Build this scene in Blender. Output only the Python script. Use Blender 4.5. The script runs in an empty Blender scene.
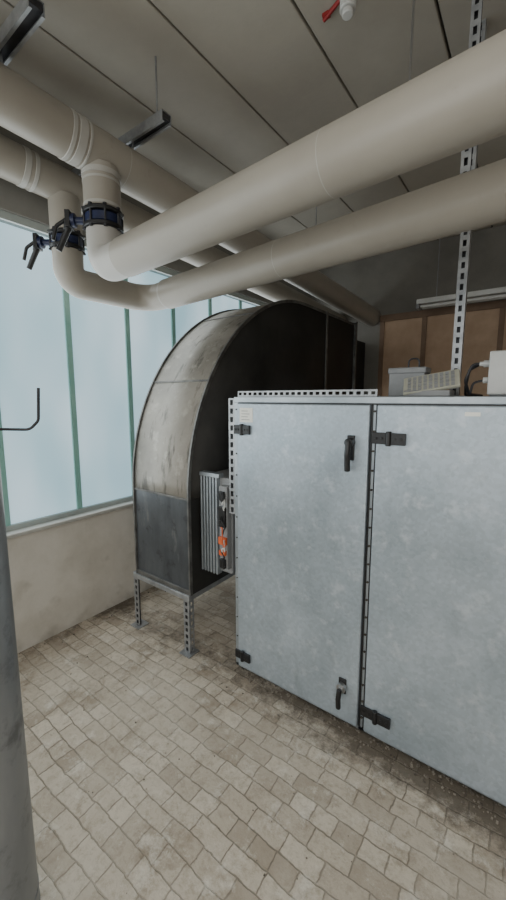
import bpy, bmesh, math, random
from mathutils import Vector, Matrix
random.seed(4)
D = bpy.data
SC = bpy.context.scene.collection

# ---------------------------------------------------------------- materials
def new_mat(name):
    m = D.materials.new(name); m.use_nodes = True
    nt = m.node_tree
    return m, nt, nt.nodes['Principled BSDF']

def mat(name, c1, c2=None, scale=3.0, rough=0.6, metal=0.0, bump=0.0, bscale=40.0, stretch=(1,1,1), detail=6, rvar=0.0, lo=0.35, hi=0.65,
        scuff=None, sscale=6, slo=.56, shi=.66, sstretch=(1,1,1), samt=1.0, spangle=0.0, scuff2=None, s2scale=14, s2lo=.60, s2hi=.68, s2amt=.7, s2stretch=(1,1,1)):
    m, nt, b = new_mat(name); N=nt.nodes; L=nt.links
    b.inputs['Roughness'].default_value = rough
    b.inputs['Metallic'].default_value = metal
    b.inputs['Base Color'].default_value = (*c1, 1)
    tc = N.new('ShaderNodeTexCoord')
    if c2 is not None:
        mp = N.new('ShaderNodeMapping'); mp.inputs['Scale'].default_value = stretch
        nz = N.new('ShaderNodeTexNoise'); nz.inputs['Scale'].default_value = scale
        nz.inputs['Detail'].default_value = detail; nz.inputs['Roughness'].default_value = 0.62
        cr = N.new('ShaderNodeValToRGB')
        cr.color_ramp.elements[0].position = lo; cr.color_ramp.elements[1].position = hi
        cr.color_ramp.elements[0].color = (*c1, 1); cr.color_ramp.elements[1].color = (*c2, 1)
        L.new(tc.outputs['Object'], mp.inputs['Vector'])
        L.new(mp.outputs[0], nz.inputs['Vector'])
        L.new(nz.outputs['Fac'], cr.inputs['Fac'])
        col = cr.outputs['Color']
        if spangle:
            vo = N.new('ShaderNodeTexVoronoi'); vo.inputs['Scale'].default_value = 75
            L.new(tc.outputs['Object'], vo.inputs['Vector'])
            mr = N.new('ShaderNodeMapRange'); mr.inputs['To Min'].default_value = 1-spangle; mr.inputs['To Max'].default_value = 1+spangle
            sp = N.new('ShaderNodeSeparateColor'); L.new(vo.outputs['Color'], sp.inputs[0]); L.new(sp.outputs[0], mr.inputs['Value'])
            vm = N.new('ShaderNodeVectorMath'); vm.operation='SCALE'
            L.new(col, vm.inputs[0]); L.new(mr.outputs[0], vm.inputs['Scale']); col = vm.outputs[0]
        for (sf,ss,sl,sh,sst,sa,loc) in ((scuff,sscale,slo,shi,sstretch,samt,(3.1,7.7,1.3)),(scuff2,s2scale,s2lo,s2hi,s2stretch,s2amt,(9.3,2.7,5.1))):
            if not sf: continue
            mp2 = N.new('ShaderNodeMapping'); mp2.inputs['Scale'].default_value = sst; mp2.inputs['Location'].default_value=loc
            n2 = N.new('ShaderNodeTexNoise'); n2.inputs['Scale'].default_value = ss; n2.inputs['Detail'].default_value = 9; n2.inputs['Roughness'].default_value=.66
            r2 = N.new('ShaderNodeMapRange'); r2.inputs['From Min'].default_value = sl; r2.inputs['From Max'].default_value = sh; r2.inputs['To Max'].default_value = sa
            L.new(tc.outputs['Object'], mp2.inputs['Vector']); L.new(mp2.outputs[0], n2.inputs['Vector']); L.new(n2.outputs['Fac'], r2.inputs['Value'])
            mx = N.new('ShaderNodeMixRGB'); mx.inputs['Color2'].default_value = (*sf,1)
            L.new(r2.outputs[0], mx.inputs['Fac']); L.new(col, mx.inputs['Color1']); col = mx.outputs[0]
        L.new(col, b.inputs['Base Color'])
        if rvar:
            mr = N.new('ShaderNodeMapRange')
            mr.inputs['From Min'].default_value=.3; mr.inputs['From Max'].default_value=.7
            mr.inputs['To Min'].default_value = rough - rvar; mr.inputs['To Max'].default_value = rough + rvar
            L.new(nz.outputs['Fac'], mr.inputs['Value']); L.new(mr.outputs[0], b.inputs['Roughness'])
    if bump:
        n2 = N.new('ShaderNodeTexNoise'); n2.inputs['Scale'].default_value = bscale; n2.inputs['Detail'].default_value = 4
        bp = N.new('ShaderNodeBump'); bp.inputs['Strength'].default_value = bump; bp.inputs['Distance'].default_value = 0.01
        L.new(tc.outputs['Object'], n2.inputs['Vector'])
        L.new(n2.outputs['Fac'], bp.inputs['Height']); L.new(bp.outputs[0], b.inputs['Normal'])
    return m

M = {}
M['galv'] = mat('galvanised_sheet', (0.355,0.415,0.465), (0.455,0.515,0.57), 3.0, 0.42, 0.45, 0.03, 12, rvar=0.12, detail=10, stretch=(1,1,.8), lo=.36, hi=.64,
                scuff=(0.58,0.63,0.67), sscale=16, slo=.55, shi=.68, samt=.65, spangle=.07,
                scuff2=(0.27,0.31,0.345), s2scale=8, s2lo=.56, s2hi=.72, s2amt=.6, s2stretch=(1,1,.6))
M['galv_frame'] = mat('galvanised_frame', (0.32,0.36,0.39), (0.43,0.47,0.50), 8, 0.4, 0.6)
M['strut'] = mat('zinc_strut', (0.28,0.29,0.30), (0.44,0.45,0.46), 14, 0.42, 0.6)
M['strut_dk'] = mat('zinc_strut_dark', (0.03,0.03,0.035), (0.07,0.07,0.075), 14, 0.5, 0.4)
M['duct_out'] = mat('duct_dusty_sheet', (0.24,0.23,0.205), (0.40,0.38,0.34), 2.6, 0.5, 0.25, 0.06, 9, detail=9, rvar=.1,
                    scuff=(0.08,0.077,0.068), sscale=7, slo=.55, shi=.66, sstretch=(2.4,1,.5), samt=.75,
                    scuff2=(0.54,0.52,0.47), s2scale=9, s2lo=.55, s2hi=.66, s2amt=.55, s2stretch=(1,1,1))
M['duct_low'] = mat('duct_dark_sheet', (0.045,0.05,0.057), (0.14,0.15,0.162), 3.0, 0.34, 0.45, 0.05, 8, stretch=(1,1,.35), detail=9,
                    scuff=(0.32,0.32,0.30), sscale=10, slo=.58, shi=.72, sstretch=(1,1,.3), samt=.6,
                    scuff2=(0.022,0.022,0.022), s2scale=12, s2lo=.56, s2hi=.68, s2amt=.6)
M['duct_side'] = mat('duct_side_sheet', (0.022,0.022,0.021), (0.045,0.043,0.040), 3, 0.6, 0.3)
M['rim'] = mat('duct_flange', (0.09,0.09,0.088), (0.2,0.2,0.19), 10, 0.45, 0.5)
M['pipe'] = mat('grey_pvc_jacket', (0.315,0.287,0.245), (0.355,0.326,0.28), 2.5, 0.38, 0.0, 0.02, 8, scuff=(.26,.23,.19), sscale=14, slo=.62, shi=.75, samt=.5)
M['pipe_lt'] = mat('pale_jacket_band', (0.41,0.395,0.365), (0.46,0.445,0.415), 5, 0.4)
M['black'] = mat('black_plastic', (0.010,0.010,0.011), (0.016,0.016,0.017), 20, 0.4)
M['blue'] = mat('blue_enamel', (0.008,0.014,0.05), (0.014,0.022,0.07), 20, 0.35)
M['white'] = mat('white_plastic', (0.54,0.54,0.52), (0.62,0.62,0.60), 10, 0.4)
M['cream'] = mat('cream_plastic', (0.38,0.37,0.30), (0.45,0.44,0.36), 10, 0.45)
M['greybox'] = mat('grey_plastic', (0.22,0.225,0.23), (0.28,0.285,0.29), 10, 0.45)
M['orange'] = mat('orange_plastic', (0.60,0.10,0.03), (0.68,0.15,0.05), 10, 0.45)
M['red'] = mat('red_paint', (0.28,0.02,0.02), (0.36,0.03,0.03), 10, 0.45)
M['chrome'] = mat('steel', (0.4,0.4,0.4), (0.5,0.5,0.5), 10, 0.3, 0.9)
M['wall_up'] = mat('upper_concrete', (0.21,0.205,0.19), (0.28,0.27,0.245), 2, 0.85, 0, 0.2, 20)
M['wall_back'] = mat('back_concrete', (0.155,0.145,0.13), (0.23,0.22,0.195), 1.5, 0.85, 0, 0.2, 20)
M['wall_room'] = mat('room_plaster', (0.46,0.43,0.38), (0.54,0.51,0.46), 2, 0.85)
M['ceil'] = mat('ceiling_panel', (0.375,0.345,0.295), (0.46,0.43,0.37), 1.4, 0.8, 0, 0.1, 30, detail=8)
M['gap'] = mat('joint_dark', (0.08,0.075,0.065), (0.11,0.105,0.092), 10, 0.9)
M['board'] = mat('chipboard', (0.37,0.25,0.16), (0.45,0.31,0.21), 6, 0.7, 0, 0.05, 60)
M['board_fr'] = mat('board_frame', (0.15,0.095,0.06), (0.20,0.13,0.085), 6, 0.7)
M['col'] = mat('column_zinc', (0.22,0.235,0.25), (0.37,0.385,0.40), 3, 0.42, 0.4, 0.03, 10, stretch=(1,1,.3), scuff=(.10,.105,.11), sscale=9, slo=.54, shi=.66, samt=.65)
M['sill'] = mat('sill_stone', (0.40,0.395,0.37), (0.52,0.515,0.48), 6, 0.7)
M['mull'] = mat('green_glass_edge', (0.26,0.53,0.48), (0.36,0.62,0.56), 4, 0.3)
M['winframe'] = mat('window_frame', (0.38,0.42,0.41), (0.46,0.5,0.48), 6, 0.5)
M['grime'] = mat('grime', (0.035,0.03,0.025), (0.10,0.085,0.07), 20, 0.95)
M['dust'] = mat('debris_mat', (0.07,0.058,0.045), (0.32,0.28,0.23), 30, 0.95)
M['paper'] = mat('label_paper', (0.82,0.82,0.76), (0.86,0.86,0.80), 10, 0.7)

def pane_mat(name, strength, ca, cb):
    m, nt, b = new_mat(name)
    tc = nt.nodes.new('ShaderNodeTexCoord')
    mp = nt.nodes.new('ShaderNodeMapping'); mp.inputs['Scale'].default_value = (1,1.6,.7)
    nz = nt.nodes.new('ShaderNodeTexNoise'); nz.inputs['Scale'].default_value = 1.2; nz.inputs['Detail'].default_value = 2
    cr = nt.nodes.new('ShaderNodeValToRGB')
    cr.color_ramp.elements[0].position = .34; cr.color_ramp.elements[1].position = .66
    cr.color_ramp.elements[0].color = (*ca,1); cr.color_ramp.elements[1].color = (*cb,1)
    nt.links.new(tc.outputs['Object'], mp.inputs['Vector']); nt.links.new(mp.outputs[0], nz.inputs['Vector'])
    nt.links.new(nz.outputs['Fac'], cr.inputs['Fac'])
    b.inputs['Base Color'].default_value = (0.35,0.46,0.52,1)
    b.inputs['Roughness'].default_value = 0.5
    nt.links.new(cr.outputs['Color'], b.inputs['Emission Color'])
    b.inputs['Emission Strength'].default_value = strength
    return m
M['pane'] = pane_mat('frosted_daylit_glass', 0.86, (0.36,0.60,0.70), (0.70,0.90,1.0))
M['pane_fill'] = pane_mat('rear_fill_glow', 2.6, (0.78,0.78,0.76), (1.0,0.98,0.95))  # glow for the added rear window, lifts the room light

def wall_mat():
    m, nt, b = new_mat('limewash_wall'); N=nt.nodes; L=nt.links
    tc=N.new('ShaderNodeTexCoord')
    n1=N.new('ShaderNodeTexNoise'); n1.inputs['Scale'].default_value=2.4; n1.inputs['Detail'].default_value=10; n1.inputs['Roughness'].default_value=.65
    r1=N.new('ShaderNodeValToRGB'); r1.color_ramp.elements[0].position=.30; r1.color_ramp.elements[1].position=.60
    r1.color_ramp.elements[0].color=(.54,.505,.44,1); r1.color_ramp.elements[1].color=(.69,.655,.595,1)
    L.new(tc.outputs['Object'],n1.inputs['Vector']); L.new(n1.outputs['Fac'],r1.inputs['Fac'])
    sx=N.new('ShaderNodeSeparateXYZ'); L.new(tc.outputs['Object'],sx.inputs[0])
    mr=N.new('ShaderNodeMapRange'); mr.inputs['From Min'].default_value=.0; mr.inputs['From Max'].default_value=.12; mr.inputs['To Min'].default_value=.20; mr.inputs['To Max'].default_value=0
    L.new(sx.outputs['Z'],mr.inputs['Value'])
    ad=N.new('ShaderNodeMath'); ad.operation='ADD'; L.new(mr.outputs[0],ad.inputs[0]); 
    n2=N.new('ShaderNodeTexNoise'); n2.inputs['Scale'].default_value=6; n2.inputs['Detail'].default_value=8; L.new(tc.outputs['Object'],n2.inputs['Vector']); L.new(n2.outputs['Fac'],ad.inputs[1])
    r2=N.new('ShaderNodeMapRange'); r2.inputs['From Min'].default_value=.60; r2.inputs['From Max'].default_value=.85; r2.inputs['To Max'].default_value=.6
    L.new(ad.outputs[0],r2.inputs['Value'])
    mx=N.new('ShaderNodeMixRGB'); mx.inputs['Color2'].default_value=(.30,.27,.22,1); L.new(r2.outputs[0],mx.inputs['Fac']); L.new(r1.outputs['Color'],mx.inputs['Color1'])
    L.new(mx.outputs[0],b.inputs['Base Color']); b.inputs['Roughness'].default_value=.88
    bp=N.new('ShaderNodeBump'); bp.inputs['Strength'].default_value=.35; bp.inputs['Distance'].default_value=.012; L.new(n2.outputs['Fac'],bp.inputs['Height']); L.new(bp.outputs[0],b.inputs['Normal'])
    return m
M['wall']=wall_mat()

def floor_mat():
    m, nt, b = new_mat('dusty_brick_pavers')
    N = nt.nodes; L = nt.links
    def noise(scale,detail=8,rough=.65,vec=None):
        n=N.new('ShaderNodeTexNoise'); n.inputs['Scale'].default_value=scale; n.inputs['Detail'].default_value=detail; n.inputs['Roughness'].default_value=rough
        L.new(vec or tc.outputs['Object'],n.inputs['Vector']); return n.outputs['Fac']
    def mrange(v,a,b_,c=0,d=1):
        r=N.new('ShaderNodeMapRange'); r.inputs['From Min'].default_value=a; r.inputs['From Max'].default_value=b_; r.inputs['To Min'].default_value=c; r.inputs['To Max'].default_value=d
        L.new(v,r.inputs['Value']); return r.outputs[0]
    def mth(op,a,b_):
        n=N.new('ShaderNodeMath'); n.operation=op
        for i,v in enumerate((a,b_)):
            if isinstance(v,(int,float)): n.inputs[i].default_value=v
            else: L.new(v,n.inputs[i])
        return n.outputs[0]
    def mix(f,a,b_):
        n=N.new('ShaderNodeMixRGB')
        for i,v in zip(('Fac','Color1','Color2'),(f,a,b_)):
            if isinstance(v,tuple): n.inputs[i].default_value=(*v,1)
            elif isinstance(v,(int,float)): n.inputs[i].default_value=v
            else: L.new(v,n.inputs[i])
        return n.outputs[0]
    tc = N.new('ShaderNodeTexCoord')
    def warp(scale,amt,vec):
        nd = N.new('ShaderNodeTexNoise'); nd.inputs['Scale'].default_value = scale; nd.inputs['Detail'].default_value=3
        sub = N.new('ShaderNodeVectorMath'); sub.operation='SUBTRACT'; sub.inputs[1].default_value=(.5,.5,.5)
        sc = N.new('ShaderNodeVectorMath'); sc.operation='SCALE'; sc.inputs['Scale'].default_value = amt
        ad = N.new('ShaderNodeVectorMath'); ad.operation='ADD'
        L.new(tc.outputs['Object'], nd.inputs['Vector']); L.new(nd.outputs['Color'], sub.inputs[0]); L.new(sub.outputs[0], sc.inputs[0])
        L.new(vec, ad.inputs[0]); L.new(sc.outputs[0], ad.inputs[1]); return ad.outputs[0]
    wv=warp(2.2,.05,tc.outputs['Object']); wv=warp(26,.014,wv)
    br = N.new('ShaderNodeTexBrick'); br.offset = 0.5; br.squash = 0.62; br.squash_frequency = 3
    br.inputs['Scale'].default_value = 1.0
    br.inputs['Brick Width'].default_value = 0.150; br.inputs['Row Height'].default_value = 0.075
    br.inputs['Mortar Size'].default_value = 0.0034; br.inputs['Mortar Smooth'].default_value = 0.6
    br.inputs['Color1'].default_value = (0.29,0.235,0.175,1); br.inputs['Color2'].default_value = (0.60,0.53,0.43,1)
    br.inputs['Mortar'].default_value = (0.19,0.16,0.12,1)
    L.new(wv, br.inputs['Vector'])
    dust=mrange(noise(1.5,10,.66),.40,.62,.12,.75)
    c=mix(dust,br.outputs['Color'],(0.56,0.505,0.42))
    speck=mrange(noise(30,8,.75),.48,.62,0,.5)
    c=mix(speck,c,(0.31,0.255,0.19))
    st=mrange(noise(4.6,12,.80),.51,.63,0,.70)
    c=mix(st,c,(0.235,0.185,0.13))
    chalk=mrange(noise(9,11,.78,wv),.53,.66,0,.75)
    c=mix(chalk,c,(0.68,0.64,0.56))
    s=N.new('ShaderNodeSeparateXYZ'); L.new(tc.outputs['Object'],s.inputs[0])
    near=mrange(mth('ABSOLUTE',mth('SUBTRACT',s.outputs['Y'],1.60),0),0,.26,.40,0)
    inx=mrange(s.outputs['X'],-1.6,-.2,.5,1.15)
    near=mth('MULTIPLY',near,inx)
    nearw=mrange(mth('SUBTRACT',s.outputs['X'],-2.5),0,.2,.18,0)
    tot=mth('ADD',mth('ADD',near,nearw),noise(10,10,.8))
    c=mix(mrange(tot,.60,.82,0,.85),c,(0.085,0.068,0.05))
    L.new(c, b.inputs['Base Color'])
    b.inputs['Roughness'].default_value = 0.8
    h=mth('SUBTRACT',mth('MULTIPLY',noise(34,6,.6),.8),mth('MULTIPLY',br.outputs['Fac'],1.0))
    bp = N.new('ShaderNodeBump'); bp.inputs['Strength'].default_value=.7; bp.inputs['Distance'].default_value=.007
    L.new(h, bp.inputs['Height']); L.new(bp.outputs[0], b.inputs['Normal'])
    return m
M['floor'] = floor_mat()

# ---------------------------------------------------------------- mesh helpers
def BM(): return bmesh.new()
def obox(bm, c, a, b, d):
    c=Vector(c);a=Vector(a);b=Vector(b);d=Vector(d)
    v=[bm.verts.new(c+sx*a+sy*b+sz*d) for sz in(-1,1) for sy in(-1,1) for sx in(-1,1)]
    for f in ((0,2,3,1),(4,5,7,6),(0,1,5,4),(2,6,7,3),(0,4,6,2),(1,3,7,5)):
        bm.faces.new([v[i] for i in f])
def box(bm, lo, hi):
    lo=Vector(lo);hi=Vector(hi);h=(hi-lo)/2
    obox(bm,(lo+hi)/2,(h.x,0,0),(0,h.y,0),(0,0,h.z))
def cyl(bm, p0, p1, r, seg=20, r2=None):
    tube(bm,[p0,p1],r,seg=seg,r2=r2)
def tube(bm, pts, r, fillet=0, seg=20, cap=True, r2=None):
    pts=[Vector(p) for p in pts]
    path=[pts[0]]
    for i in range(1,len(pts)-1):
        a,b,c=pts[i-1],pts[i],pts[i+1]
        d1=(a-b).normalized(); d2=(c-b).normalized()
        if fillet<=0 or d1.angle(d2)>3.12: path.append(b); continue
        ang=d1.angle(d2); L=min(fillet/math.tan(ang/2),(a-b).length*.49,(c-b).length*.49); R=L*math.tan(ang/2)
        cen=b+(d1+d2).normalized()*(R/math.sin(ang/2))
        s=b+d1*L; e=b+d2*L; vs=s-cen; ve=e-cen; tot=vs.angle(ve); ax=vs.cross(ve).normalized()
        n=max(3,int(tot/0.13))
        for k in range(n+1): path.append(cen+Matrix.Rotation(tot*k/n,3,ax)@vs)
    path.append(pts[-1])
    t=(path[1]-path[0]).normalized()
    up=Vector((0,0,1)) if abs(t.z)<.9 else Vector((1,0,0))
    n=t.cross(up).normalized()
    rings=[]
    for i,p in enumerate(path):
        if i==0: t=(path[1]-path[0]).normalized()
        elif i==len(path)-1: t=(path[-1]-path[-2]).normalized()
        else: t=((path[i+1]-p).normalized()+(p-path[i-1]).normalized()).normalized()
        n=(n-t*n.dot(t)).normalized(); bb=t.cross(n)
        rr=r if r2 is None else r+(r2-r)*i/(len(path)-1)
        rings.append([bm.verts.new(p+rr*(math.cos(2*math.pi*k/seg)*n+math.sin(2*math.pi*k/seg)*bb)) for k in range(seg)])
    for i in range(len(rings)-1):
        for k in range(seg):
            bm.faces.new((rings[i][k],rings[i][(k+1)%seg],rings[i+1][(k+1)%seg],rings[i+1][k]))
    if cap:
        bm.faces.new(rings[0][::-1]); bm.faces.new(rings[-1])
def ladder(bm, p0, p1, wdir, w, th, pitch=.05, slot=.03, rail=None):
    """perforated strip: two rails plus rungs, so the slots are real holes"""
    p0=Vector(p0);p1=Vector(p1);wd=Vector(wdir).normalized();d=(p1-p0);L=d.length;d.normalize();nn=d.cross(wd).normalized()
    rail=rail or w*.3
    for s in (-1,1):
        obox(bm,(p0+p1)/2+wd*s*(w/2-rail/2),d*L/2,wd*rail/2,nn*th/2)
    n=max(1,int(L/pitch)); 
    for i in range(n+1):
        obox(bm,p0+d*(L*i/n if 0<i<n else (.004 if i==0 else L-.004)),d*(pitch-slot)/2 if 0<i<n else d*.004,wd*(w/2-rail),nn*th/2*.98)
def fin(name,bm,m,parent=None,bevel=0,seg=2,smooth=True):
    bmesh.ops.recalc_face_normals(bm,faces=bm.faces)
    me=D.meshes.new(name); bm.to_mesh(me); bm.free()
    o=D.objects.new(name,me); SC.objects.link(o)
    me.materials.append(M[m] if isinstance(m,str) else m)
    if smooth:
        for p in me.polygons: p.use_smooth=True
        me.set_sharp_from_angle(angle=math.radians(35))
    if bevel:
        md=o.modifiers.new('bevel','BEVEL'); md.width=bevel; md.segments=seg; md.limit_method='ANGLE'
    if parent:
        o.parent=parent; o.matrix_parent_inverse=Matrix.Translation(-parent.location)
    return o
def empty(name,loc):
    e=D.objects.new(name,None); e.location=loc; SC.objects.link(e); e.empty_display_size=.1; return e

# ---------------------------------------------------------------- room
WX=-2.5; YB=4.7; CZ=3.3; XR=3.6; YF=-2.6
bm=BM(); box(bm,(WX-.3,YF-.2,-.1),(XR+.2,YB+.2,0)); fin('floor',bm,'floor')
ceil=empty('ceiling',(0.5,1,CZ))
bm=BM(); box(bm,(WX-.3,YF-.2,CZ+.03),(XR+.2,YB+.2,CZ+.15)); fin('ceiling_slab',bm,'gap',ceil)
bm=BM(); x=-2.98
while x<XR+.2:
    box(bm,(x+.006,YF-.1,CZ),(x+.494,YB,CZ+.035)); x+=.5
fin('ceiling_panels',bm,'ceil',ceil,bevel=.004)
wl=empty('wall_left',(WX,1,0))
bm=BM(); box(bm,(WX-.25,YF,0),(WX,YB,.76)); fin('wall_lower',bm,'wall',wl)
bm=BM(); box(bm,(WX-.25,YF,2.66),(WX,YB,CZ)); fin('wall_upper',bm,'wall_up',wl)
bm=BM(); box(bm,(WX-.14,YF,.76),(WX+.03,YB,.785)); fin('trim_sill',bm,'sill',None,bevel=.006)
win=empty('window_1',(WX-.08,1,1.7))
bm=BM(); box(bm,(WX-.10,YF,.80),(WX-.08,YB,2.66)); fin('glass',bm,'pane',win)
bm=BM(); box(bm,(WX-.12,YF,.785),(WX-.05,YB,.815)); box(bm,(WX-.12,YF,2.615),(WX-.02,YB,2.66)); fin('frame_rails',bm,'winframe',win)
bm=BM(); y=1.385-.47*8
while y<YB:
    if y>YF: 
        box(bm,(WX-.082,y-.019,.815),(WX-.066,y+.019,2.615))
    y+=.47
fin('glass_channel_edges',bm,'mull',win)
wb=empty('wall_back',(0.5,YB,0))
bm=BM(); box(bm,(WX-.25,YB,0),(XR,YB+.2,CZ)); fin('wall_concrete',bm,'wall_back',wb)
bp=empty('wood_panelling',(0,YB-.04,1.3))
bm=BM(); box(bm,(-1.55,YB-.03,0),(XR,YB-.002,2.52)); fin('boards',bm,'board',bp)
bm=BM(); 
for xx in (-1.55,-1.08,-.35,.6,1.6,2.6): box(bm,(xx,YB-.045,0),(xx+.05,YB-.03,2.52))
box(bm,(-1.55,YB-.06,2.5),(XR,YB-.03,2.57)); fin('battens',bm,'board_fr',bp)
bm=BM(); box(bm,(XR,YF,0),(XR+.2,YB,CZ)); fin('wall_right',bm,'wall_room')
wf=empty('wall_front',(.5,YF,0))
bm=BM(); box(bm,(WX-.25,YF-.2,0),(XR,YF,.8)); box(bm,(WX-.25,YF-.2,2.9),(XR,YF,CZ)); box(bm,(WX-.25,YF-.2,.8),(WX+.3,YF,2.9)); box(bm,(XR-.3,YF-.2,.8),(XR,YF,2.9))
fin('wall_front_masonry',bm,'wall_room',wf)
w2=empty('added_rear_window',(.5,YF-.1,1.8))  # unseen rear window, added for light from behind the camera
bm=BM(); box(bm,(WX+.3,YF-.12,.8),(XR-.3,YF-.1,2.9)); fin('fill_glass_rear',bm,'pane_fill',w2)
bm=BM(); x=WX+.3
while x<XR-.2: box(bm,(x,YF-.1,.8),(x+.03,YF-.06,2.9)); x+=.9
fin('added_mullions_rear',bm,'winframe',w2)

# ---------------------------------------------------------------- cabinet (air handling unit)
CY=1.6; CX0=-1.305; CX1=1.25; CT=1.605
cab=empty('air_handling_cabinet',(0,2.3,0))
bm=BM(); box(bm,(CX0+.005,CY+.02,.04),(CX1,3.1,CT)); fin('body',bm,'galv_frame',cab,bevel=.004)
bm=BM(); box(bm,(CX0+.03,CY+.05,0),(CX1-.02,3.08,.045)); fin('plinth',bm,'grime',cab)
bm=BM()
box(bm,(CX0,CY-.002,.03),(CX0+.03,CY+.022,CT)); box(bm,(CX0,CY-.004,CT-.028),(CX1,CY+.022,CT+.002)); box(bm,(CX0,CY-.002,.03),(CX1,CY+.022,.05))
for xx in (-.555,.33): box(bm,(xx,CY-.002,.03),(xx+.035,CY+.022,CT))
fin('frame',bm,'galv_frame',cab,bevel=.003)
for i,(a,b) in enumerate(((-1.27,-.553),(-.522,.328),(.368,1.22))):
    bm=BM(); box(bm,(a,CY-.022,.052),(b,CY-.0045,1.572)); fin('door_panel_%d'%(i+1),bm,'galv',cab,bevel=.005)
bm=BM()
for xx in (-.5375,.349):
    z=.1
    while z<1.56:
        cyl(bm,(xx,CY-.002,z),(xx,CY-.007,z),.005,10); z+=.085
z=.1
while z<1.56: cyl(bm,(CX0+.015,CY-.002,z),(CX0+.015,CY-.006,z),.004,10); z+=.12
fin('rivets',bm,'grime',cab)
bm=BM()
for xx in (-.547,-.5275,.339,.359,-1.273): box(bm,(xx-.0035,CY-.007,.05),(xx+.0035,CY-.001,1.575))
box(bm,(CX0+.03,CY-.007,1.5725),(CX1,CY-.003,1.577))
fin('door_gaskets',bm,'black',cab)
def hinge(x,z,w,i):
    bm=BM()
    box(bm,(x,CY-.032,z-.024),(x+w*.42,CY-.0225,z+.024)); box(bm,(x+w*.58,CY-.036,z-.024),(x+w,CY-.0225,z+.024))
    box(bm,(x+w*.4,CY-.03,z-.02),(x+w*.6,CY-.0225,z+.02))
    cyl(bm,(x+w*.5,CY-.032,z-.03),(x+w*.5,CY-.032,z+.03),.011,14)
    for s in (.12,.3,.7,.88):
        cyl(bm,(x+w*s,CY-.036,z),(x+w*s,CY-.039,z),.006,8)
    fin('hinge_%d'%i,bm,'black',cab,bevel=.003)
hinge(-1.285,1.435,.105,1); hinge(-1.285,.13,.105,2)
hinge(-.535,1.435,.135,3); hinge(-.535,.16,.135,4)
hinge(.35,1.435,.12,5); hinge(.35,.16,.12,6)
bm=BM(); box(bm,(-.645,CY-.034,1.33),(-.612,CY-.022,1.44)); cyl(bm,(-.628,CY-.022,1.41),(-.628,CY-.062,1.41),.019,18)
tube(bm,[(-.628,CY-.058,1.42),(-.63,CY-.062,1.36),(-.63,CY-.055,1.285)],.013,.02,12); fin('door_handle',bm,'black',cab,bevel=.003)
bm=BM(); cyl(bm,(-.628,CY-.022,.235),(-.628,CY-.05,.235),.022,20); cyl(bm,(-.628,CY-.05,.235),(-.628,CY-.062,.235),.014,16); fin('lock_boss',bm,'chrome',cab)
bm=BM(); tube(bm,[(-.628,CY-.064,.24),(-.632,CY-.066,.19),(-.632,CY-.06,.14)],.012,.02,12); box(bm,(-.648,CY-.03,.20),(-.61,CY-.022,.275)); fin('lock_lever',bm,'black',cab,bevel=.003)
bm=BM(); box(bm,(-1.25,CY-.0235,1.475),(-1.165,CY-.0215,1.55)); fin('label',bm,'paper',cab)
bm=BM()
for k in range(4): box(bm,(-1.238,CY-.0242,1.487+k*.015),(-1.185-.012*(k%2),CY-.0232,1.490+k*.015))
fin('label_print',bm,'greybox',cab)
bm=BM(); box(bm,(-.20,CY-.0235,1.535),(-.15,CY-.0215,1.55)); fin('type_plate',bm,'paper',cab)

rail=empty('perforated_rail',(-.95,1.64,1.63))
bm=BM(); ladder(bm,(-1.30,1.625,CT+.018),(-.54,1.625,CT+.018),(0,0,1),.030,.003,.032,.019,.008)
box(bm,(-1.30,1.625,CT+.002),(-.54,1.665,CT+.005)); fin('perforated_angle',bm,'strut',rail)
rail2=empty('perforated_rail',(-1.33,1.61,1.2))
bm=BM(); ladder(bm,(-1.329,1.606,.95),(-1.329,1.606,1.60),(1,0,0),.042,.003,.045,.028,.011)
box(bm,(-1.350,1.606,.95),(-1.347,1.646,1.60)); fin('perforated_upright',bm,'strut',rail2)

# small gear on the cabinet roof
lou=empty('vent_cover',(-.38,1.86,1.66))
bm=BM()
O=Vector((-.375,1.84,1.668)); ux=Vector((.98,.08,.16)).normalized(); uy=Vector((-.1,.55,.62)); uy=(uy-ux*uy.dot(ux)).normalized(); un=ux.cross(uy)
obox(bm,O,ux*.115,uy*.05,un*.008); fin('cover_plate',bm,'cream',lou,bevel=.004)
bm=BM()
for r_ in range(4):
    for c_ in range(9):
        obox(bm,O+ux*(-.088+c_*.022)+uy*(-.034+r_*.022)+un*(.0085),ux*.007,uy*.0085,un*.003)
fin('slots',bm,'greybox',lou)
bm=BM(); box(bm,(-.48,1.80,CT+.003),(-.29,1.92,CT+.03)); fin('cover_base',bm,'greybox',lou,bevel=.004)
jb=empty('grey_junction_box',(-.50,2.02,1.67))
bm=BM(); box(bm,(-.60,1.97,CT+.003),(-.43,2.07,CT+.14)); fin('box',bm,'greybox',jb,bevel=.006)
bm=BM(); box(bm,(-.605,1.965,CT+.115),(-.425,2.075,CT+.145)); fin('lid',bm,'greybox',jb,bevel=.006)
bm=BM(); tube(bm,[(-.52,2.02,CT+.14),(-.52,2.02,CT+.19),(-.47,2.02,CT+.19),(-.47,2.02,CT+.14)],.004,.02,8); fin('wire_loop',bm,'strut_dk',jb)
eb=empty('electrical_box',(-.05,1.9,1.7))
bm=BM(); box(bm,(-.155,1.85,CT+.003),(.05,1.98,CT+.18)); fin('housing',bm,'greybox',eb,bevel=.008)
bm=BM(); box(bm,(-.16,1.842,CT+.01),(.055,1.852,CT+.185)); fin('cover',bm,'white',eb,bevel=.006)
bm=BM(); cyl(bm,(-.155,1.91,CT+.14),(-.185,1.91,CT+.14),.015,14); cyl(bm,(-.185,1.91,CT+.14),(-.20,1.91,CT+.14),.010,14)
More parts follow.
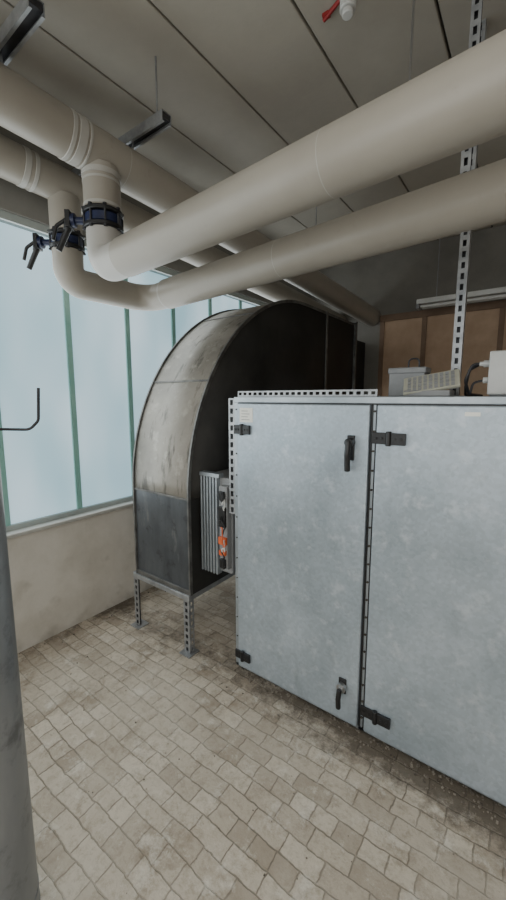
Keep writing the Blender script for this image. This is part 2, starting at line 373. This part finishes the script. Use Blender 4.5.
cyl(bm,(-.155,1.88,CT+.07),(-.18,1.88,CT+.07),.013,14); fin('cable_glands',bm,'white',eb)
bm=BM(); tube(bm,[(-.195,1.91,CT+.14),(-.225,1.90,CT+.14),(-.250,1.90,CT+.07),(-.235,1.94,CT+.012),(-.25,2.3,CT+.010)],.006,.03,10)
tube(bm,[(-.20,1.92,CT+.14),(-.245,1.97,CT+.12),(-.265,2.05,CT+.05),(-.27,2.1,CT+.012),(-.24,2.5,CT+.01)],.006,.03,10)
tube(bm,[(-.175,1.88,CT+.07),(-.215,1.87,CT+.06),(-.225,1.88,CT+.012),(-.22,2.2,CT+.010)],.005,.02,10)
fin('cables',bm,'strut_dk',eb)

# ---------------------------------------------------------------- actuator + wires between duct and cabinet
fu=empty('actuator_unit',(-1.46,1.75,.85))
bm=BM(); box(bm,(-1.585,1.64,.56),(-1.36,1.93,1.14)); fin('casing',bm,'greybox',fu,bevel=.006)
bm=BM()
for i in range(6):
    x=-1.583+i*.024
    box(bm,(x,1.608,.545),(x+.013,1.65,1.155))
box(bm,(-1.585,1.605,1.14),(-1.43,1.65,1.165))
fin('casing_ribs',bm,'galv_frame',fu,bevel=.003)
bm=BM(); box(bm,(-1.425,1.60,.60),(-1.365,1.645,1.10)); fin('terminal_strip',bm,'greybox',fu,bevel=.003)
bm=BM(); box(bm,(-1.42,1.582,.755),(-1.365,1.602,.80)); box(bm,(-1.415,1.58,.69),(-1.37,1.602,.72)); fin('orange_connectors',bm,'orange',fu,bevel=.003)
bm=BM(); box(bm,(-1.42,1.585,.86),(-1.37,1.602,.98)); box(bm,(-1.415,1.585,.61),(-1.375,1.602,.665)); box(bm,(-1.415,1.585,1.02),(-1.38,1.602,1.07)); fin('black_modules',bm,'black',fu,bevel=.003)
for k,(mm_,s) in enumerate((('black',1),('white',2),('orange',3),('black',4),('white',5),('black',6))):
    random.seed(s); bm=BM()
    pts=[(-1.40+random.random()*.03,1.578,.65+.07*s)]
    for j in range(4): pts.append((-1.405+random.random()*.05,1.565+random.random()*.02,pts[-1][2]+random.uniform(-.08,.06)))
    tube(bm,pts,.004,.02,8); fin('wire_%d'%(k+1),bm,mm_,fu)

# ---------------------------------------------------------------- sheet metal elbow duct
X0,X1=-2.12,-1.6
duct=empty('sheet_metal_elbow_duct',(-1.87,2.6,.4))
yc,zc,R,r=2.9,1.0,1.37,.55
def arc(rad,n=28): return [(yc-rad*math.cos(math.pi/2*k/n), zc+rad*math.sin(math.pi/2*k/n)) for k in range(n+1)]
YE=4.0; zb=.40
outer=arc(R)+[(YE,zc+R)]
inner=arc(r)+[(YE,zc+r)]
def strip(bm,prof,xa,xb,th=0):
    for i in range(len(prof)-1):
        a,b=prof[i],prof[i+1]
        vs=[bm.verts.new((xa,*a)),bm.verts.new((xb,*a)),bm.verts.new((xb,*b)),bm.verts.new((xa,*b))]
        bm.faces.new(vs)
    bmesh.ops.remove_doubles(bm,verts=bm.verts,dist=1e-5)
bm=BM(); strip(bm,outer,X0,X1)
o=fin('outer_skin',bm,'duct_out',duct); s=o.modifiers.new('s','SOLIDIFY'); s.thickness=.006; s.offset=0
bm=BM(); strip(bm,inner,X0,X1); o=fin('inner_skin',bm,'duct_side',duct); s=o.modifiers.new('s','SOLIDIFY'); s.thickness=.006; s.offset=0
for nm,xx in (('side_panel_1',X1),('side_panel_2',X0)):
    bm=BM()
    for i in range(len(outer)-1):
        vs=[bm.verts.new((xx,*outer[i])),bm.verts.new((xx,*outer[i+1])),bm.verts.new((xx,*inner[i+1])),bm.verts.new((xx,*inner[i]))]
        bm.faces.new(vs)
    bmesh.ops.remove_doubles(bm,verts=bm.verts,dist=1e-5)
    o=fin(nm,bm,'duct_side',duct); s=o.modifiers.new('s','SOLIDIFY'); s.thickness=.006; s.offset=0
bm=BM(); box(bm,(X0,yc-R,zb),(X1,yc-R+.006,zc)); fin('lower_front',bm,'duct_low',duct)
bm=BM(); box(bm,(X0,yc-r-.006,zb),(X1,yc-r,zc)); box(bm,(X0-.003,yc-R+.006,zb),(X0+.003,yc-r-.006,zc)); box(bm,(X1-.003,yc-R+.006,zb),(X1+.003,yc-r-.006,zc)); box(bm,(X0+.01,yc-R+.01,zb+.01),(X1-.01,yc-r-.01,zb+.02)); fin('lower_sides',bm,'duct_side',duct)
bm=BM()
for xx in (X0,X1):
    for (R1,R2) in ((R-.008,R+.014),):
        p1=arc(R1)+[(YE,zc+R1)]; p2=arc(R2)+[(YE,zc+R2)]
        p1=[(yc-R1,zb)]+p1; p2=[(yc-R2,zb)]+p2
        for i in range(len(p1)-1):
            q=[p1[i],p1[i+1],p2[i+1],p2[i]]
            va=[bm.verts.new((xx-.005,*a)) for a in q]; vb=[bm.verts.new((xx+.007,*a)) for a in q]
            bm.faces.new(va); bm.faces.new(vb[::-1])
            for k in range(4): bm.faces.new((va[k],va[(k+1)%4],vb[(k+1)%4],vb[k]))
fin('edge_seams',bm,'rim',duct,smooth=False)
bm=BM()
for deg in (0,31,60):
    a=math.radians(deg); rad=Vector((0,-math.cos(a),math.sin(a))); tan=Vector((0,math.sin(a),math.cos(a)))
    c=Vector(((X0+X1)/2,yc,zc))+rad*(R+.003)
    obox(bm,c,Vector(((X1-X0)/2,0,0)),tan*.006,rad*.005)
box(bm,(X0-.01,3.3,zc+R),(X1+.012,3.33,zc+R+.02))
box(bm,(X1,3.3,zc+r),(X1+.012,3.33,zc+R)); box(bm,(X1,YE-.03,zc+r),(X1+.03,YE,zc+R+.02)); box(bm,(X0-.03,YE-.03,zc+R),(X1+.03,YE,zc+R+.03))
box(bm,(X0-.004,yc-R-.012,zb),(X1+.008,yc-R,zb+.03))
fin('cross_seams',bm,'rim',duct,bevel=.002)
bm=BM(); box(bm,(X0+.01,YE-.005,zc+r+.01),(X1-.01,YE,zc+R-.01)); box(bm,(X0+.05,YE,zc+r+.05),(X1-.12,YB-.05,zc+R-.1)); fin('end_reducer',bm,'duct_side',duct)
bm=BM()
box(bm,(X0-.03,yc-R-.02,zb-.035),(X1+.0,yc-R+.02,zb-.002)); box(bm,(X0-.01,yc-r-.02,zb-.035),(X1+.01,yc-r+.02,zb-.002))
box(bm,(X0-.032,yc-R,zb-.035),(X0+.02,yc-r,zb-.003)); box(bm,(X1-.04,yc-R,zb-.035),(X1+.0,yc-r,zb-.003))
fin('stand_frame',bm,'strut',duct,bevel=.002)
bm=BM(); bm2=BM()
for xx in (X0-.015,X1-.035):
    for yy in (yc-R-.01,yc-r+.01):
        s=-1 if xx<-1.9 else 1
        ladder(bm,(xx,yy,.01),(xx,yy,zb-.0),(1,0,0),.048,.003,.04,.022,.013)
        ladder(bm,(xx+.024*s,yy+.02,.01),(xx+.024*s,yy+.02,zb),(0,1,0),.04,.003,.04,.022,.012)
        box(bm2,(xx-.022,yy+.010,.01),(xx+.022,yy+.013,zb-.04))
        box(bm,(xx-.045,yy-.03,0),(xx+.045,yy+.06,.008))
fin('stand_legs',bm,'strut',duct); fin('stand_leg_inner',bm2,'strut_dk',duct)

# ---------------------------------------------------------------- pipes
def lerp(a,b,t): return Vector(a)+(Vector(b)-Vector(a))*t
C1=Vector((-1.66,YB-.01,2.57)); Cr=Vector((-1.92,.8,2.87))
C0=Cr+(Cr-C1)*(.6/3.89)
def onC(y): 
    t=(y-C0.y)/(C1.y-C0.y); return lerp(C0,C1,t)
DO=Vector((-.42,0,-.015))
cp=empty('insulated_header_pipe',(-1.85,1.3,2.8)); bm=BM(); tube(bm,[Vector((C0.x,YF+.01,C0.z)),C0,C1],.105,.4,seg=36); fin('jacket',bm,'pipe',cp)
dp=empty('insulated_header_pipe',(-2.27,1.3,2.8)); bm=BM(); tube(bm,[Vector((C0.x,YF+.01,C0.z))+DO,C0+DO,C1+DO],.095,.4,seg=36); fin('jacket',bm,'pipe',dp)
def band(parent,y,w,rad,off=Vector((0,0,0)),m='pipe_lt',nm='band'):
    bm=BM(); tube(bm,[onC(y)+off,onC(y+w)+off],rad,seg=36); fin(nm,bm,m,parent,bevel=.002)
for y,w in ((1.065,.02),(1.095,.04),(1.145,.012)): band(cp,y,w,.1085)
for y,w in ((.5,.004),(1.36,.004),(2.1,.004),(3.0,.004),(3.9,.004)): band(cp,y,w,.1056)
for y,w in ((1.04,.03),(1.09,.02)): band(dp,y,w,.0985,DO)

ya=1.245; cA=onC(ya)
bA=empty('insulated_branch_pipe',(-.5,1.15,2.3)); zA=2.295
endA=Vector((XR-.01,ya-.082*(XR+1.87),zA))
A0=Vector((cA.x,ya,zA))
dirA=(endA-A0).normalized()
bm=BM(); cyl(bm,cA-Vector((0,0,.07)),(cA.x,ya,2.565),.092,36); fin('riser_jacket',bm,'pipe',bA)
bm=BM(); cyl(bm,(cA.x,ya,2.715),(cA.x,ya,2.74),.0955,36); cyl(bm,(cA.x,ya,2.69),(cA.x,ya,2.70),.094,36); cyl(bm,(cA.x,ya,2.57),(cA.x,ya,2.585),.094,36); fin('riser_bands',bm,'pipe_lt',bA)
bm=BM(); tube(bm,[(cA.x,ya,2.465),A0,A0+dirA*.24],.088,.13,36); fin('elbow_jacket',bm,'pipe_lt',bA)
bm=BM(); tube(bm,[A0+dirA*.20,endA],.0915,seg=44); fin('long_jacket',bm,'pipe',bA)
bm=BM()
for s in (1.35,2.9,3.9): tube(bm,[A0+dirA*s,A0+dirA*(s+.003)],.0918,seg=44)
fin('jacket_seams',bm,'pipe_lt',bA)
yb=1.27; cB=onC(yb)+DO
bB=empty('insulated_branch_pipe',(-.5,1.65,2.31)); zB=2.295
B0=Vector((cB.x,yb,zB)); B1=Vector((cB.x+.03,1.83,zB)); endB=Vector((XR-.01,1.83-.089*(XR+2.3),zB+.02)); dirB=(endB-B1).normalized()
bm=BM(); cyl(bm,cB-Vector((0,0,.06)),(cB.x,yb,2.565),.088,36); fin('riser_jacket',bm,'pipe',bB)
bm=BM(); tube(bm,[(cB.x,yb,2.465),B0,B1,B1+dirB*.3],.086,.14,36); fin('elbow_jacket',bm,'pipe',bB)
bm=BM(); tube(bm,[B1+dirB*.24,endB],.094,seg=44); fin('long_jacket',bm,'pipe',bB)
bm=BM(); tube(bm,[B1+dirB*.235,B1+dirB*.25],.0945,seg=44)
for s in (1.2,2.6): tube(bm,[B1+dirB*s,B1+dirB*(s+.003)],.0943,seg=44)
fin('jacket_seams',bm,'pipe_lt',bB)

def valve(x,y,z,nm='butterfly_valve',s=1.0,ang=0.0):
    e=empty(nm,(x,y,z))
    bm=BM(); cyl(bm,(x,y,z-.022),(x,y,z+.022),.090*s,36); fin('body',bm,'blue',e,bevel=.004)
    bm=BM(); cyl(bm,(x,y,z-.046),(x,y,z-.026),.100*s,36); cyl(bm,(x,y,z+.026),(x,y,z+.046),.100*s,36); fin('flanges',bm,'black',e,bevel=.004)
    bm=BM()
    for k in range(8):
        a=k*math.pi/4+.3; cx,cy=x+.094*s*math.cos(a),y+.094*s*math.sin(a)
        cyl(bm,(cx,cy,z-.054),(cx,cy,z+.054),.006,6); cyl(bm,(cx,cy,z-.054),(cx,cy,z-.046),.011,6); cyl(bm,(cx,cy,z+.046),(cx,cy,z+.054),.011,6)
    fin('bolts',bm,'strut_dk',e)
    d=Vector((math.cos(ang),math.sin(ang),0)); p=Vector((x,y,z))
    side=Vector((-d.y,d.x,0))
    bm=BM(); cyl(bm,p+d*.08,p+d*.15,.018,14); cyl(bm,p+d*.14,p+d*.165,.034,18); fin('stem',bm,'blue',e,bevel=.003)
    bm=BM()
    h0=p+d*.17+Vector((0,0,.03)); h1=p+d*.185+Vector((0,0,-.05)); h2=p+d*.235+Vector((0,0,-.15))
    tube(bm,[h0,h1,h2],.020,.03,14,r2=.015)
    obox(bm,p+d*.172,side*.034,d*.012,Vector((0,0,.04)))
    tube(bm,[p+d*.18+Vector((0,0,.01)),p+d*.24+Vector((0,0,-.03)),p+d*.26+Vector((0,0,-.10))],.010,.03,10)
    fin('lever_handle',bm,'black',e,bevel=.002)
valve(cA.x,ya,2.515,ang=math.radians(222)); valve(cB.x,yb,2.515,ang=math.radians(218),s=.96)

for k,yy in enumerate((.82,1.44,3.2)):
    pz=onC(yy).z+.13+.045
    e=empty('pipe_hanger_channel',(-2.0,yy,pz))
    bm=BM()
    for sgn in (-1,1):
        y1,y2=sorted((yy+sgn*.030,yy+sgn*.027)); box(bm,(-2.495,y1,pz-.024),(-1.60,y2,pz+.024))
        y1,y2=sorted((yy+sgn*.030,yy+sgn*.017)); box(bm,(-2.495,y1,pz-.026),(-1.60,y2,pz-.023))
    box(bm,(-2.495,yy-.03,pz+.022),(-1.60,yy+.03,pz+.026))
    fin('c_channel',bm,'strut',e)
    bm=BM(); box(bm,(-2.49,yy-.0265,pz-.004),(-1.605,yy+.0265,pz+.0215)); fin('channel_shade',bm,'strut_dk',e)  # dark filler, paints in the shade of the channel's hollow
    bm=BM()
    for xx in (-1.67,-2.42): cyl(bm,(xx,yy,pz-.0),(xx,yy,CZ),.005,8)
    for off,rad in ((Vector((0,0,0)),.107),(DO,.097)):
        c=onC(yy)+off
        cyl(bm,(c.x,yy,c.z+rad-.004),(c.x,yy,pz),.005,8)
    fin('rods',bm,'strut',e)

st=empty('perforated_channel_post',(-.33,2.25,2.4))
bm=BM(); ladder(bm,(-.335,2.2,CT+.004),(-.335,2.2,CZ),(1,0,.0),.044,.003,.05,.028,.014)
box(bm,(-.357,2.2,CT+.004),(-.354,2.24,CZ)); box(bm,(-.316,2.2,CT+.004),(-.313,2.24,CZ)); box(bm,(-.39,2.17,CT+.002),(-.28,2.27,CT+.008)); fin('channel',bm,'strut',st)
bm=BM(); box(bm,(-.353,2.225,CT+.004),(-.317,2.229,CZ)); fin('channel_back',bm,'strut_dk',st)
ro=empty('threaded_rod',(-.5,1.9,2.9)); bm=BM(); cyl(bm,(-.55,1.9,2.62),(-.55,1.9,CZ),.005,8); fin('rod',bm,'chrome',ro)
cc=empty('perforated_channel_post',(-.30,1.95,3.0)); bm=BM(); ladder(bm,(-.30,1.86,2.42),(-.30,1.86,CZ),(1,0,0),.036,.003,.05,.028,.011); box(bm,(-.319,1.86,2.42),(-.316,1.9,CZ)); fin('channel',bm,'strut',cc)
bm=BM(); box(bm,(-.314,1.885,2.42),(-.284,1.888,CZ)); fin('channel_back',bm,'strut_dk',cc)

sd=empty('ceiling_sprinkler',(-.76,1.69,3.25))
bm=BM(); cyl(bm,(-.76,1.70,CZ),(-.76,1.70,CZ-.09),.034,24); cyl(bm,(-.76,1.70,CZ-.09),(-.76,1.70,CZ-.11),.024,24); fin('cap',bm,'white',sd,bevel=.004)
bm=BM(); tube(bm,[(-.90,1.76,CZ-.012),(-.76,1.70,CZ-.012),(-.52,1.56,CZ-.012)],.009,.03,12); box(bm,(-.90,1.74,CZ-.014),(-.87,1.765,CZ)); box(bm,(-.68,1.63,CZ-.022),(-.64,1.67,CZ)); fin('red_conduit',bm,'red',sd)

fl=empty('fluorescent_batten_light',(-.3,4.4,2.62))
bm=BM(); box(bm,(-1.08,4.36,2.58),(.45,4.48,2.63)); fin('housing',bm,'white',fl,bevel=.006)
bm=BM(); cyl(bm,(-1.04,4.39,2.555),(.41,4.39,2.555),.016,14); cyl(bm,(-1.04,4.45,2.555),(.41,4.45,2.555),.016,14); fin('tubes',bm,'white',fl)
bm=BM(); box(bm,(-1.08,4.36,2.535),(-1.05,4.48,2.58)); box(bm,(.42,4.36,2.535),(.45,4.48,2.58))
cyl(bm,(-.9,4.42,2.63),(-.9,4.42,CZ),.005,8); cyl(bm,(.3,4.42,2.63),(.3,4.42,CZ),.005,8); fin('end_caps_and_rods',bm,'greybox',fl)

# ---------------------------------------------------------------- left column + hook
col=empty('steel_column',(-1.066,.27,0))
bm=BM(); cyl(bm,(-1.066,.27,0),(-1.066,.27,CZ),.10,56); fin('shaft',bm,'col',col)
bm=BM(); cyl(bm,(-1.066,.27,.18),(-1.066,.27,.188),.1015,56); cyl(bm,(-1.066,.27,.235),(-1.066,.27,.24),.1015,56); cyl(bm,(-1.066,.27,0),(-1.066,.27,.012),.15,56); fin('joint_rings',bm,'col',col,bevel=.002)
hk=empty('wire_hook',(-1.0,.42,1.55))
bm=BM(); tube(bm,[(-1.02,.364,1.527),(-.997,.423,1.523),(-.977,.436,1.545),(-.971,.439,1.625)],.0034,.02,10); fin('hook',bm,'strut_dk',hk)

db=empty('floor_debris',(-.8,1.5,0)); bm=BM(); random.seed(9)
for i in range(640):
    if i<480: x=random.uniform(-1.3,.9); y=CY-abs(random.gauss(0,.06))+.03
    elif i<540: x=WX+abs(random.gauss(0,.06))+.01; y=random.uniform(.5,2.4)
    else: x=random.uniform(-2.2,.5); y=random.uniform(.5,1.6)
    s=random.uniform(.0015,.006)*(1 if i<540 else .6); a=random.random()*3
    obox(bm,(x,y,s*.5),(s*math.cos(a),s*math.sin(a),0),(-s*.7*math.sin(a),s*.7*math.cos(a),0),(0,0,s*.5))
fin('rubble',bm,'dust',db,smooth=False)

# ---------------------------------------------------------------- light
w=D.worlds.new('world'); bpy.context.scene.world=w; w.use_nodes=True
w.node_tree.nodes['Background'].inputs[0].default_value=(.8,.9,1,1); w.node_tree.nodes['Background'].inputs[1].default_value=.6
def area(name,loc,rot,sx,sy,power,color):
    l=D.lights.new(name,'AREA'); l.shape='RECTANGLE'; l.size=sx; l.size_y=sy; l.energy=power; l.color=color
    o=D.objects.new(name,l); o.location=loc; o.rotation_euler=rot; SC.objects.link(o); return o
area('window_daylight',(WX-.04,1.0,1.75),(0,math.radians(-90),0),1.8,7.0,66,(1,.985,.96))
area('overhead_fill_light',(1.0,-.9,CZ-.03),(0,0,0),1.2,1.2,38,(1,.96,.9))  # unseen fill lamp, added to brighten the room from above

c=D.cameras.new('camera'); co=D.objects.new('camera',c); SC.objects.link(co)
co.location=(0,0,1.6); co.rotation_euler=(math.radians(82.2),0,math.radians(36.4))
c.sensor_fit='VERTICAL'; c.sensor_height=36; c.lens=15.12; c.clip_start=.02
bpy.context.scene.camera=co
